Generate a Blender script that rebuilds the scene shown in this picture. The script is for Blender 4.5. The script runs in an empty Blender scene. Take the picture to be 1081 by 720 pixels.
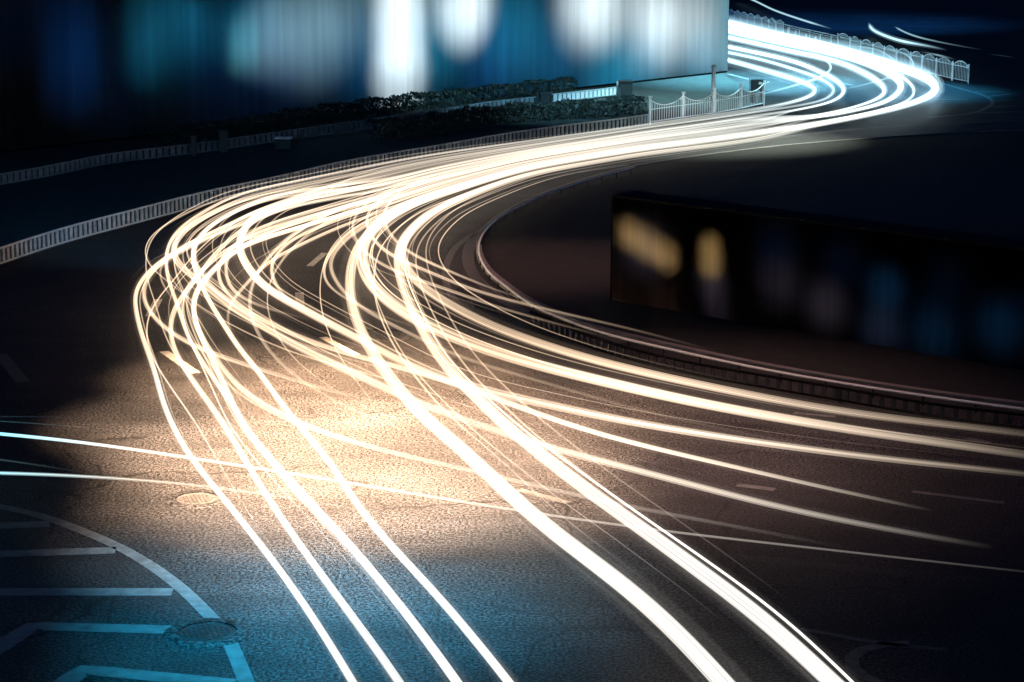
import bpy, bmesh, math, random
from mathutils import Vector
random.seed(7)
R = math.radians
sc = bpy.context.scene
COL = sc.collection

# ------------------------------------------------------------------ camera
CAM_Z, PITCH, FPX = 10.7, R(12.5), 2250.0          # metres, tilt, focal length in pixels of a 1081 px wide frame
cam = bpy.data.objects.new('camera', bpy.data.cameras.new('camera'))
COL.objects.link(cam)
cam.location = (0, 0, CAM_Z)
cam.rotation_euler = (R(90) - PITCH, 0, 0)
cam.data.sensor_width = 36
cam.data.lens = 36 * FPX / 1081
cam.data.clip_end = 3000
sc.camera = cam

# ------------------------------------------------------------------ night sky, moon
w = bpy.data.worlds.new('World'); sc.world = w; w.use_nodes = True
nt = w.node_tree
sky = nt.nodes.new('ShaderNodeTexSky'); sky.sky_type = 'NISHITA'; sky.sun_disc = False
sky.sun_elevation = R(2); sky.sun_rotation = R(200); sky.sun_intensity = 1
tint = nt.nodes.new('ShaderNodeMix'); tint.data_type = 'RGBA'; tint.blend_type = 'MULTIPLY'
tint.inputs[0].default_value = 1; tint.inputs[7].default_value = (.04, .22, 1, 1)
bg = nt.nodes['Background']; bg.inputs[1].default_value = .05
nt.links.new(sky.outputs[0], tint.inputs[6]); nt.links.new(tint.outputs[2], bg.inputs[0])
sun = bpy.data.objects.new('moon', bpy.data.lights.new('moon', 'SUN')); COL.objects.link(sun)
sun.data.energy = .015; sun.data.angle = R(.5); sun.data.color = (.45, .7, 1)
sun.rotation_euler = (R(40), 0, R(20))

sc.view_settings.view_transform = 'Standard'; sc.view_settings.look = 'None'
sc.view_settings.exposure = 0; sc.view_settings.gamma = 1
sc.cycles.transparent_max_bounces = 96
sc.cycles.max_bounces = 4
sc.cycles.sample_clamp_indirect = 2
try: sc.cycles.use_light_tree = True
except Exception: pass

# ------------------------------------------------------------------ helpers
cp, sp = math.cos(PITCH), math.sin(PITCH)
def at(px, py, z=0.0):
    """The point of the level plane at height z that the photograph shows at this pixel."""
    u = (px - 540.5) / FPX; v = (360 - py) / FPX
    d = Vector((u, cp + v * sp, -sp + v * cp))
    t = (z - CAM_Z) / d.z
    return Vector((d.x * t, d.y * t, z))

def mesh_obj(name, bm, mat, parent=None, loc=None, smooth=False):
    me = bpy.data.meshes.new(name); bm.to_mesh(me); bm.free()
    me.materials.append(mat)
    if smooth:
        for p in me.polygons: p.use_smooth = True
    o = bpy.data.objects.new(name, me); COL.objects.link(o)
    if parent is not None:
        o.parent = parent
    if loc is not None: o.location = loc
    return o

def thing(name, label, cat, loc=(0, 0, 0), rz=0, group=None):
    o = bpy.data.objects.new(name, None); COL.objects.link(o)
    o.location = loc; o.rotation_euler = (0, 0, rz)
    o['label'] = label; o['category'] = cat
    if group: o['group'] = group
    return o

def tag(o, label, cat, group=None):
    o['label'] = label; o['category'] = cat
    if group: o['group'] = group
    return o

def struct(o, label=None):
    o['kind'] = 'structure'
    if label: o['label'] = label
    return o

def copy_tree(o, parent=None):
    c = o.copy(); COL.objects.link(c); c.parent = parent
    for ch in list(o.children): copy_tree(ch, c)
    return c

def box(bm, cx, cy, cz, sx, sy, sz, rz=0.0, bev=0.0):
    r = bmesh.ops.create_cube(bm, size=1)['verts']
    c, s = math.cos(rz), math.sin(rz)
    for v in r:
        x, y, z = v.co.x * sx, v.co.y * sy, v.co.z * sz
        v.co = (cx + x * c - y * s, cy + x * s + y * c, cz + z)
    if bev:
        es = list({e for v in r for e in v.link_edges})
        bmesh.ops.bevel(bm, geom=es, offset=bev, segments=2, affect='EDGES')
    return bm

def bar(bm, a, b, r, n=6):
    a, b = Vector(a), Vector(b); d = b - a
    if d.length < 1e-6: return
    q = d.to_track_quat('Z', 'Y')
    ra, rb = [], []
    for i in range(n):
        o = q @ Vector((math.cos(2 * math.pi * i / n) * r, math.sin(2 * math.pi * i / n) * r, 0))
        ra.append(bm.verts.new(a + o)); rb.append(bm.verts.new(b + o))
    for i in range(n):
        j = (i + 1) % n
        bm.faces.new((ra[i], ra[j], rb[j], rb[i]))
    bm.faces.new(ra[::-1]); bm.faces.new(rb)

def lathe(bm, prof, n=24, cx=0, cy=0):
    rings = []
    for r, z in prof:
        rings.append([bm.verts.new((cx + r * math.cos(2 * math.pi * i / n), cy + r * math.sin(2 * math.pi * i / n), z)) for i in range(n)])
    for a, b in zip(rings, rings[1:]):
        for i in range(n):
            j = (i + 1) % n
            bm.faces.new((a[i], a[j], b[j], b[i]))
    bm.faces.new(rings[-1]); bm.faces.new(rings[0][::-1])

def catmull(pts, step=.4):
    P = [pts[0] * 2 - pts[1]] + list(pts) + [pts[-1] * 2 - pts[-2]]
    out = []
    for i in range(1, len(P) - 2):
        p0, p1, p2, p3 = P[i - 1:i + 3]
        n = max(2, int((p2 - p1).length / step))
        t0 = 0; t1 = t0 + max((p1 - p0).length, 1e-3) ** .5
        t2 = t1 + max((p2 - p1).length, 1e-3) ** .5; t3 = t2 + max((p3 - p2).length, 1e-3) ** .5
        for k in range(n):
            t = t1 + (t2 - t1) * k / n
            A1 = p0 * ((t1 - t) / (t1 - t0)) + p1 * ((t - t0) / (t1 - t0))
            A2 = p1 * ((t2 - t) / (t2 - t1)) + p2 * ((t - t1) / (t2 - t1))
            A3 = p2 * ((t3 - t) / (t3 - t2)) + p3 * ((t - t2) / (t3 - t2))
            B1 = A1 * ((t2 - t) / (t2 - t0)) + A2 * ((t - t0) / (t2 - t0))
            B2 = A2 * ((t3 - t) / (t3 - t1)) + A3 * ((t - t1) / (t3 - t1))
            out.append(B1 * ((t2 - t) / (t2 - t1)) + B2 * ((t - t1) / (t2 - t1)))
    out.append(pts[-1].copy())
    return out

def resample(p, step):
    out = [p[0].copy()]; acc = 0
    for a, b in zip(p, p[1:]):
        L = (b - a).length
        if L < 1e-9: continue
        d = step - acc
        while d <= L:
            out.append(a.lerp(b, d / L)); d += step
        acc = L - (d - step)
    if (out[-1] - p[-1]).length > step * .3: out.append(p[-1].copy())
    return out

def smooth(p, it):
    p = [q.copy() for q in p]
    for _ in range(it):
        p = [p[0]] + [(p[i - 1] + p[i] * 2 + p[i + 1]) / 4 for i in range(1, len(p) - 1)] + [p[-1]]
    return p

def path(px, z=0.0, step=.5, it=4):
    return smooth(resample(catmull([at(x, y, z) for x, y in px]), step), it)

# ------------------------------------------------------------------ materials
def mat(name, col=(.5, .5, .5), rough=.6, metal=0, bump=0, bscale=30, var=0, vscale=3, spec=.5):
    m = bpy.data.materials.new(name); m.use_nodes = True
    n = m.node_tree; b = n.nodes['Principled BSDF']
    b.inputs['Roughness'].default_value = rough; b.inputs['Metallic'].default_value = metal
    b.inputs['Specular IOR Level'].default_value = spec
    co = n.nodes.new('ShaderNodeTexCoord')
    nz = n.nodes.new('ShaderNodeTexNoise'); nz.inputs['Scale'].default_value = vscale; nz.inputs['Detail'].default_value = 6
    n.links.new(co.outputs['Object'], nz.inputs['Vector'])
    rp = n.nodes.new('ShaderNodeValToRGB')
    lo, hi = 1 - var, 1 + var
    rp.color_ramp.elements[0].position = .3; rp.color_ramp.elements[1].position = .7
    rp.color_ramp.elements[0].color = (*[c * lo for c in col], 1); rp.color_ramp.elements[1].color = (*[min(1, c * hi) for c in col], 1)
    n.links.new(nz.outputs[0], rp.inputs[0]); n.links.new(rp.outputs[0], b.inputs['Base Color'])
    if bump:
        n2 = n.nodes.new('ShaderNodeTexNoise'); n2.inputs['Scale'].default_value = bscale; n2.inputs['Detail'].default_value = 3
        n.links.new(co.outputs['Object'], n2.inputs['Vector'])
        bp = n.nodes.new('ShaderNodeBump'); bp.inputs['Strength'].default_value = bump; bp.inputs['Distance'].default_value = .02
        n.links.new(n2.outputs[0], bp.inputs['Height']); n.links.new(bp.outputs[0], b.inputs['Normal'])
    return m

def asphalt_mat():
    m = bpy.data.materials.new('asphalt'); m.use_nodes = True
    n = m.node_tree; L = n.links; b = n.nodes['Principled BSDF']
    co = n.nodes.new('ShaderNodeTexCoord')
    def noise(scale, det, rgh=.5, vec=None):
        t = n.nodes.new('ShaderNodeTexNoise'); t.inputs['Scale'].default_value = scale
        t.inputs['Detail'].default_value = det; t.inputs['Roughness'].default_value = rgh
        L.new(vec or co.outputs['Object'], t.inputs['Vector']); return t
    fine = noise(19, 2, .8); big = noise(.22, 5, .6)
    mp = n.nodes.new('ShaderNodeMapping'); mp.inputs['Scale'].default_value = (.5, 2.2, 1); mp.inputs['Rotation'].default_value = (0, 0, R(35))
    L.new(co.outputs['Object'], mp.inputs[0]); worn = noise(.5, 6, .65, mp.outputs[0])
    r1 = n.nodes.new('ShaderNodeMapRange'); r1.inputs[1].default_value = .43; r1.inputs[2].default_value = .60
    r1.inputs[3].default_value = .06; r1.inputs[4].default_value = 2.6; L.new(fine.outputs[0], r1.inputs[0])
    r2 = n.nodes.new('ShaderNodeMapRange'); r2.inputs[1].default_value = .35; r2.inputs[2].default_value = .65
    r2.inputs[3].default_value = .65; r2.inputs[4].default_value = 1.3; L.new(big.outputs[0], r2.inputs[0])
    r3 = n.nodes.new('ShaderNodeMapRange'); r3.inputs[1].default_value = .35; r3.inputs[2].default_value = .65
    r3.inputs[3].default_value = .7; r3.inputs[4].default_value = 1.25; L.new(worn.outputs[0], r3.inputs[0])
    a = n.nodes.new('ShaderNodeMath'); a.operation = 'MULTIPLY'; L.new(r1.outputs[0], a.inputs[0]); L.new(r2.outputs[0], a.inputs[1])
    a2 = n.nodes.new('ShaderNodeMath'); a2.operation = 'MULTIPLY'; L.new(a.outputs[0], a2.inputs[0]); L.new(r3.outputs[0], a2.inputs[1])
    warp = noise(.8, 4); mixv = n.nodes.new('ShaderNodeVectorMath'); mixv.operation = 'MULTIPLY_ADD'; mixv.inputs[1].default_value = (1.6, 1.6, 0)
    L.new(warp.outputs['Color'], mixv.inputs[0]); L.new(co.outputs['Object'], mixv.inputs[2])
    vo = n.nodes.new('ShaderNodeTexVoronoi'); vo.feature = 'DISTANCE_TO_EDGE'; vo.inputs['Scale'].default_value = .22; L.new(mixv.outputs[0], vo.inputs['Vector'])
    ck = n.nodes.new('ShaderNodeMapRange'); ck.inputs[1].default_value = .002; ck.inputs[2].default_value = .009; ck.inputs[3].default_value = .25; ck.inputs[4].default_value = 1
    L.new(vo.outputs['Distance'], ck.inputs[0])
    gate = noise(.12, 2); gm = n.nodes.new('ShaderNodeMapRange'); gm.inputs[1].default_value = .48; gm.inputs[2].default_value = .54; L.new(gate.outputs[0], gm.inputs[0])
    mx = n.nodes.new('ShaderNodeMix'); mx.inputs[3].default_value = 1; L.new(gm.outputs[0], mx.inputs[0]); L.new(ck.outputs[0], mx.inputs[2])
    a3 = n.nodes.new('ShaderNodeMath'); a3.operation = 'MULTIPLY'; L.new(a2.outputs[0], a3.inputs[0]); L.new(mx.outputs[0], a3.inputs[1])
    vm = n.nodes.new('ShaderNodeVectorMath'); vm.operation = 'SCALE'; vm.inputs[0].default_value = (.026, .025, .026)
    L.new(a3.outputs[0], vm.inputs['Scale']); L.new(vm.outputs[0], b.inputs['Base Color'])
    b.inputs['Roughness'].default_value = .62; b.inputs['Specular IOR Level'].default_value = .2
    bp = n.nodes.new('ShaderNodeBump'); bp.inputs['Strength'].default_value = .55; bp.inputs['Distance'].default_value = .03
    L.new(fine.outputs[0], bp.inputs['Height']); L.new(bp.outputs[0], b.inputs['Normal'])
    return m

def paint_mat(name='road_paint', col=(.11, .11, .11)):
    m = mat(name, col, .6, bump=.3, bscale=25, var=.35, vscale=5)
    return m

def trail_mat(name, k, power=1.6, boost=1.0, sample=True):
    """A glowing path of air: additive light, brightest along its axis, warm in the junction and cool at either end."""
    m = bpy.data.materials.new(name); m.use_nodes = True
    n = m.node_tree; n.nodes.clear(); L = n.links
    out = n.nodes.new('ShaderNodeOutputMaterial'); add = n.nodes.new('ShaderNodeAddShader')
    tr = n.nodes.new('ShaderNodeBsdfTransparent'); em = n.nodes.new('ShaderNodeEmission')
    ge = n.nodes.new('ShaderNodeNewGeometry'); ax = n.nodes.new('ShaderNodeAttribute'); ax.attribute_name = 'axis'
    def math_(op, a, b=None):
        q = n.nodes.new('ShaderNodeMath'); q.operation = op
        for k_, v in enumerate((a, b)):
            if v is None: continue
            if isinstance(v, (int, float)): q.inputs[k_].default_value = v
            else: L.new(v, q.inputs[k_])
        return q.outputs[0]
    def dot(a, b):
        q = n.nodes.new('ShaderNodeVectorMath'); q.operation = 'DOT_PRODUCT'; L.new(a, q.inputs[0]); L.new(b, q.inputs[1]); return q.outputs['Value']
    ni = math_('ABSOLUTE', dot(ge.outputs['Normal'], ge.outputs['Incoming']))
    ti = dot(ax.outputs['Vector'], ge.outputs['Incoming'])
    sn = math_('SQRT', math_('MAXIMUM', math_('SUBTRACT', 1.0, math_('MULTIPLY', ti, ti)), .0025))
    inv_out = math_('MINIMUM', math_('DIVIDE', ni, sn), 1.0)      # depth of the streak along the line of sight, 0 at its edge and 1 at its axis
    pw = n.nodes.new('ShaderNodeMath'); pw.operation = 'POWER'; pw.inputs[1].default_value = power; L.new(inv_out, pw.inputs[0])
    at_ = n.nodes.new('ShaderNodeAttribute'); at_.attribute_name = 'glow'
    m1 = n.nodes.new('ShaderNodeMath'); m1.operation = 'MULTIPLY'; L.new(pw.outputs[0], m1.inputs[0]); L.new(at_.outputs['Fac'], m1.inputs[1])
    ar = n.nodes.new('ShaderNodeAttribute'); ar.attribute_name = 'around'
    oi = n.nodes.new('ShaderNodeObjectInfo')
    st = n.nodes.new('ShaderNodeTexNoise'); st.noise_dimensions = '2D'; st.inputs['Scale'].default_value = 1; st.inputs['Detail'].default_value = 2
    cv = n.nodes.new('ShaderNodeCombineXYZ'); L.new(math_('MULTIPLY', ar.outputs['Fac'], 17.0), cv.inputs[0]); L.new(math_('MULTIPLY', oi.outputs['Random'], 90.0), cv.inputs[1])
    L.new(cv.outputs[0], st.inputs['Vector'])
    sm = n.nodes.new('ShaderNodeMapRange'); sm.inputs[1].default_value = .35; sm.inputs[2].default_value = .65; sm.inputs[3].default_value = .3; sm.inputs[4].default_value = 1.45
    L.new(st.outputs[0], sm.inputs[0])
    m2 = n.nodes.new('ShaderNodeMath'); m2.operation = 'MULTIPLY'; m2.inputs[1].default_value = k
    L.new(math_('MULTIPLY', m1.outputs[0], sm.outputs[0]), m2.inputs[0])
    co = n.nodes.new('ShaderNodeTexCoord'); sx = n.nodes.new('ShaderNodeSeparateXYZ'); L.new(co.outputs['Object'], sx.inputs[0])
    mr = n.nodes.new('ShaderNodeMapRange'); mr.inputs[1].default_value = 20; mr.inputs[2].default_value = 120; L.new(sx.outputs[1], mr.inputs[0])
    rp = n.nodes.new('ShaderNodeValToRGB'); e = rp.color_ramp.elements
    def stop(y, c):
        q = e.new((y - 20) / 100); q.color = (*c, 1)
    e[0].position = 0; e[0].color = (.97, .95, .9, 1); e[1].position = 1; e[1].color = (.5, .85, 1, 1)
    stop(30, (1, .94, .86)); stop(35, (1, .82, .64)); stop(44, (1, .72, .48)); stop(60, (1, .73, .50)); stop(76, (1, .86, .70)); stop(88, (.9, .95, .9)); stop(100, (.55, .85, 1))
    L.new(mr.outputs[0], rp.inputs[0])
    cx_ = n.nodes.new('ShaderNodeMapRange'); cx_.inputs[1].default_value = -6; cx_.inputs[2].default_value = -9.5; L.new(sx.outputs[0], cx_.inputs[0])
    ny = n.nodes.new('ShaderNodeMapRange'); ny.inputs[1].default_value = 44; ny.inputs[2].default_value = 40; L.new(sx.outputs[1], ny.inputs[0])
    cm = n.nodes.new('ShaderNodeMix'); cm.data_type = 'RGBA'; cm.inputs[7].default_value = (.25, .8, 1, 1)
    L.new(math_('MULTIPLY', cx_.outputs[0], ny.outputs[0]), cm.inputs[0]); L.new(rp.outputs[0], cm.inputs[6])
    L.new(cm.outputs[2], em.inputs[0]); L.new(m2.outputs[0], em.inputs[1])
    L.new(tr.outputs[0], add.inputs[0]); L.new(em.outputs[0], add.inputs[1]); L.new(add.outputs[0], out.inputs[0])
    m.cycles.emission_sampling = 'AUTO' if sample else 'NONE'
    return m

M = dict(
    asphalt=asphalt_mat(), paint=paint_mat(), dash_paint=paint_mat('lane_paint', (.5, .46, .4)), old_paint=paint_mat('worn_paint', (.08, .078, .075)),
    soil=mat('verge_soil', (.03, .033, .03), .95, bump=.6, bscale=6, var=.4),
    lawn=mat('island_turf', (.014, .014, .014), .95, bump=.3, bscale=9, var=.3),
    kerb=mat('kerb_stone', (.16, .155, .15), .7, bump=.3, var=.2, vscale=2),
    dimmed=mat('dimmed_slat', (.17, .19, .21), .6, var=.35, vscale=5), black=mat('matt_black', (.006, .006, .007), .8, spec=.1),
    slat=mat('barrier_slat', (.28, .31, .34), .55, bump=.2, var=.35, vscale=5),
    rail=mat('barrier_rail', (.4, .42, .44), .4, var=.15),
    backing=mat('barrier_backing', (.03, .03, .035), .7, var=.2),
    white=mat('white_enamel', (.75, .76, .76), .35, var=.08),
    blue_metal=mat('fence_paint', (.5, .58, .62), .4, var=.15),
    dark=mat('dark_paint', (.02, .022, .026), .45, var=.2),
    iron=mat('cast_iron', (.035, .035, .037), .5, .6, bump=.8, bscale=40, var=.3, vscale=12),
    iron_light=mat('worn_iron', (.075, .07, .068), .55, .2, bump=.8, bscale=45, var=.35, vscale=14),
    steel=mat('galvanised_steel', (.4, .42, .44), .4, .5, var=.15),
    leaf=mat('hedge_leaf', (.03, .042, .032), .5, var=.5, vscale=12),
    twig=mat('hedge_twig', (.06, .05, .04), .8),
    wall=mat('render_wall', (.08, .085, .09), .8, bump=.2, var=.2),
    glassdark=mat('car_glass', (.01, .012, .015), .08, spec=.8),
    car=mat('car_paint', (.015, .02, .03), .2, .2),
    tyre=mat('rubber', (.02, .02, .02), .8),
    lens=mat('lens', (.08, .085, .09), .2),
    trail=trail_mat('headlamp_light', .85, 1.2), thick=trail_mat('strong_headlamp_light', 1.0, 1.1), faint=trail_mat('faint_headlamp_light', .3),
    halo=trail_mat('headlamp_glow', .045, 2.0, sample=False),
)

def frosted(name, col, streak=.35, sx=5):
    """Made-up streaked glass that spreads the added spots behind it into soft blurs."""
    m = bpy.data.materials.new(name); m.use_nodes = True
    n = m.node_tree; n.nodes.clear(); L = n.links
    out = n.nodes.new('ShaderNodeOutputMaterial'); tl = n.nodes.new('ShaderNodeBsdfTranslucent')
    co = n.nodes.new('ShaderNodeTexCoord'); mp = n.nodes.new('ShaderNodeMapping'); mp.inputs['Scale'].default_value = (1, .01, .04)
    nz = n.nodes.new('ShaderNodeTexNoise'); nz.inputs['Scale'].default_value = sx; nz.inputs['Detail'].default_value = 4
    mr = n.nodes.new('ShaderNodeMapRange'); mr.inputs[1].default_value = .3; mr.inputs[2].default_value = .7
    mr.inputs[3].default_value = 1 - streak; mr.inputs[4].default_value = 1
    vm = n.nodes.new('ShaderNodeVectorMath'); vm.operation = 'SCALE'; vm.inputs[0].default_value = col
    L.new(co.outputs['Object'], mp.inputs[0]); L.new(mp.outputs[0], nz.inputs['Vector']); L.new(nz.outputs[0], mr.inputs[0])
    L.new(mr.outputs[0], vm.inputs['Scale']); L.new(vm.outputs[0], tl.inputs[0]); L.new(tl.outputs[0], out.inputs[0])
    return m
M['frost'] = frosted('blur_glass', (.8, .8, .8), .3, 1.9)
M['frost_warm'] = frosted('blur_glass_warm', (.8, .75, .65), .25, 6)

# ------------------------------------------------------------------ added fill spots
def lamp(name, loc, target, energy, col, size=60, blend=1.0, rad=.15):
    l = bpy.data.lights.new(name, 'SPOT'); l.energy = energy; l.color = col
    l.spot_size = R(size); l.spot_blend = blend; l.shadow_soft_size = rad
    o = bpy.data.objects.new(name, l); COL.objects.link(o); o.location = loc
    o.rotation_euler = (Vector(target) - Vector(loc)).to_track_quat('-Z', 'Y').to_euler()
    return o
WARM = (1, .62, .34); TEAL = (.05, .42, .8); CYAN = (.35, .8, 1)
def g(px, py, z=0): return at(px, py, z)
# added unseen spots: warm over junction, navy over island, cold over bend and verge
LIGHTS = [
    ('junction_fill', (3, 46, 12), (3.5, 42, 0), 3500, (1, .55, .46), 74, 1),
    ('junction_fill', (2, 58, 13), g(570, 285), 3600, (1, .5, .42), 46, 1),
    ('island_fill', (11, 62, 14), g(900, 190), 900, (.02, .16, .6), 90, 1),
    ('bend_fill', (14, 88, 14), g(770, 150), 42000, (.8, .9, .75), 46, 1),
    ('bend_fill', (15, 112, 14), g(800, 85), 110000, (.22, .75, 1), 60, 1),
    ('bend_fill', (22, 108, 14), g(930, 95), 34000, (.03, .45, .85), 55, 1),
    ('bend_fill', (11, 96, 13), g(725, 108), 30000, (.4, .85, .95), 50, 1),
    ('bend_fill', (6, 78, 7), g(745, 120, .6), 14000, (.8, .95, 1), 26, 1),
    ('bend_fill', (28, 150, 16), g(900, 24), 24000, (.02, .2, .7), 90, 1),
    ('verge_fill', (5, 84, 9), g(560, 112), 12000, (.25, .65, .9), 55, 1),
    ('verge_fill', (-10, 54, 3.5), g(150, 232), 1400, (.05, .45, .9), 70, 1),
]
for a in LIGHTS: lamp(*a)
W1, W2_, B1 = (1, .62, .36), (1, .66, .42), (.01, .36, .62)
for px_, py_, e_, c_, w_ in ((246, 446, 42000, W2_, 38), (285, 396, 42000, W1, 36), (310, 470, 66000, W2_, 40), (385, 420, 52000, W1, 40), (450, 470, 60000, W2_, 44), (370, 480, 42000, W2_, 48),
                          (420, 385, 40000, W1, 34), (355, 535, 52000, W2_, 34), (480, 520, 42000, W2_, 38), (540, 440, 24000, W1, 42), (285, 520, 36000, W2_, 34), (640, 470, 7000, (1, .6, .5), 60),
                          (340, 560, 16000, (.9, .75, .6), 44), (440, 590, 9000, (.5, .7, .75), 44),
                          (330, 655, 25000, B1, 38), (455, 670, 11000, B1, 34), (252, 590, 14000, B1, 30), (262, 700, 9000, B1, 30), (400, 600, 8000, B1, 40), (110, 640, 650, (.02, .3, .8), 50)):
    q_ = g(px_, py_)
    lamp('road_pool_spot', (q_.x, q_.y + .5, 12), q_, e_, c_, w_)  # unseen spots added to pool warm and blue light on the asphalt

# ------------------------------------------------------------------ ground and road
def sheet(name, pts, z, m, parent=None, thick=0):
    bm = bmesh.new()
    vs = [bm.verts.new((p.x, p.y, z)) for p in pts]
    f = bm.faces.new(vs)
    if f.normal.z < 0: f.normal_flip()
    bm.normal_update()
    if f.normal.z < 0: bmesh.ops.reverse_faces(bm, faces=[f])
    if thick:
        r = bmesh.ops.extrude_face_region(bm, geom=[f])
        for v in r['geom']:
            if isinstance(v, bmesh.types.BMVert): v.co.z = z
        for v in vs: v.co.z = z - thick
    bmesh.ops.triangulate(bm, faces=bm.faces[:])
    return mesh_obj(name, bm, m, parent)
bm = bmesh.new(); bmesh.ops.create_grid(bm, x_segments=1, y_segments=1, size=1500)
road = struct(mesh_obj('road', bm, M['asphalt']))

def ribbon(name, pts, width, z, m, parent=road):
    bm = bmesh.new(); prev = None
    for i, p in enumerate(pts):
        t = (pts[min(i + 1, len(pts) - 1)] - pts[max(i - 1, 0)]); t.z = 0; t.normalize()
        nrm = Vector((-t.y, t.x, 0)) * width / 2
        a = bm.verts.new((p.x + nrm.x, p.y + nrm.y, z)); b = bm.verts.new((p.x - nrm.x, p.y - nrm.y, z))
        if prev: bm.faces.new((prev[0], prev[1], b, a))
        prev = (a, b)
    return mesh_obj(name, bm, m, parent)

def line(name, px, width=.15, m='paint', z=.004, step=.4):
    return ribbon(name, path(px, 0, step, 1), width, z, M[m])

# hatching in the lower left corner
line('edge_line', [(-60, 524), (1, 535), (42, 544), (83, 559), (125, 577), (161, 598), (194, 623), (226, 655)], .22)
line('edge_line', [(243, 679), (252, 700), (262, 725), (272, 760)], .22)
def poly_line(name, px, width=.28, m='paint'):
    P = [at(x, y) for x, y in px]; out = []
    for a, b in zip(P, P[1:]):
        for k in range(8): out.append(a.lerp(b, k / 8))
    out.append(P[-1]); return ribbon(name, out, width, .004, M[m])
for p in ([(-120, 561), (52, 553)], [(-120, 589), (122, 581)], [(-120, 625), (182, 625)],
          [(-60, 722), (34, 661), (180, 665)], [(20, 755), (88, 707), (246, 722)]):
    poly_line('hatching_bar', p, .34)
# lane dashes, strips painted in for glints on the asphalt, and gutter lines
for p, wd, mm in ([(158, 334), (167, 316)], .22, 'dash_paint'), ([(173, 371), (207, 394)], .22, 'dash_paint'), ([(327, 281), (343, 267)], .2, 'dash_paint'), \
        ([(316, 309), (317, 324)], .22, 'dash_paint'), ([(341, 356), (376, 375)], .2, 'dash_paint'), ([(548, 517), (600, 531)], .18, 'old_paint'), \
        ([(963, 519), (1060, 531)], .15, 'paint'), ([(611, 182), (664, 174)], .22, 'paint'), ([(0, 374), (24, 403)], .3, 'old_paint'), \
        ([(778, 512), (818, 517)], .2, 'paint'), ([(838, 436), (882, 440)], .16, 'paint'), \
        ([(1020, 463), (1045, 468)], .2, 'paint'), ([(760, 32), (800, 44)], .3, 'paint'), ([(768, 78), (792, 84)], .25, 'paint'), \
        ([(987, 105), (1022, 105)], .2, 'paint'), ([(880, 86), (900, 90)], .25, 'paint'):
    poly_line('dash_and_glint', p, wd, mm)
line('gutter_line', [(600, 200), (560, 214), (530, 230), (508, 245), (497, 258), (494, 273), (500, 290), (515, 305), (545, 325), (590, 343), (660, 362)], .34, 'old_paint')
line('gutter_line', [(500, 247), (482, 260), (473, 275), (470, 290), (473, 305), (485, 322), (510, 338)], .2, 'old_paint')
line('turning_line', [(845, 664), (885, 671), (925, 679), (1000, 686)], .12, 'old_paint')
line('turning_line', [(960, 679), (925, 680), (902, 687), (895, 698), (903, 712), (935, 724)], .2, 'old_paint')
line('turning_line', [(991, 87), (1019, 95), (1039, 101), (1048, 108), (1039, 115), (1024, 120), (980, 124)], .22, 'paint')
for a, b in (((1022, 97), (1060, 97)), ((1042, 102), (1068, 99)), ((1048, 107), (1070, 105)), ((1046, 113), (1074, 112)), ((1034, 119), (1074, 118))):
    poly_line('hatching_bar', [a, b], .25)

# verge at the far left, island inside the bend
BASE = [(-60, 302), (0, 281), (69, 258), (139, 239), (222, 217), (300, 200), (357, 186), (410, 176), (470, 166), (529, 155), (596, 145), (662, 137), (684, 133)]
vp = path([(x, y - 1) for x, y in BASE], 0, 1.5, 2)
tail = [at(x, y) for x, y in ((721, 128), (754, 123.5), (782, 118), (806, 112), (796, 98), (768, 84), (740, 60))]
verge = struct(sheet('verge', vp + tail + [Vector((-5, 180, 0)), Vector((-90, 180, 0)), Vector((-60, 40, 0))], .12, M['soil'], thick=.12))
ISL = [(1200, 446), (1081, 433), (950, 415), (850, 399), (781, 386), (700, 368), (640, 354), (590, 336), (558, 322), (535, 305), (518, 292), (508, 277), (505, 263),
       (510, 248), (525, 233), (550, 219), (585, 204), (625, 191), (670, 179), (740, 168), (820, 158), (900, 151), (1000, 144), (1200, 138)]
ip = path(ISL, 0, .8, 2)
bm = bmesh.new()
island = struct(sheet('island', ip, .13, M['lawn'], thick=.13))
def extrude_path(name, pts, w_, h, z0, m, parent=None):
    bm = bmesh.new(); prev = None
    for i, p in enumerate(pts):
        t = pts[min(i + 1, len(pts) - 1)] - pts[max(i - 1, 0)]; t.z = 0; t.normalize()
        nn = Vector((-t.y, t.x, 0)) * w_ / 2
        c = 0.012
        ring = [bm.verts.new((p.x + s * nn.x * k, p.y + s * nn.y * k, z0 + zz)) for s, k, zz in ((1, 1, 0), (1, 1, h - c), (1, .85, h), (-1, .85, h), (-1, 1, h - c), (-1, 1, 0))]
        if prev:
            for a in range(6):
                b = (a + 1) % 6
                bm.faces.new((prev[a], prev[b], ring[b], ring[a]))
        else: bm.faces.new(ring)
        prev = ring
    bm.faces.new(prev[::-1])
    bmesh.ops.recalc_face_normals(bm, faces=bm.faces[:])
    return mesh_obj(name, bm, m, parent)
struct(extrude_path('kerb', ip, .16, .16, 0, M['kerb']))

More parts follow.
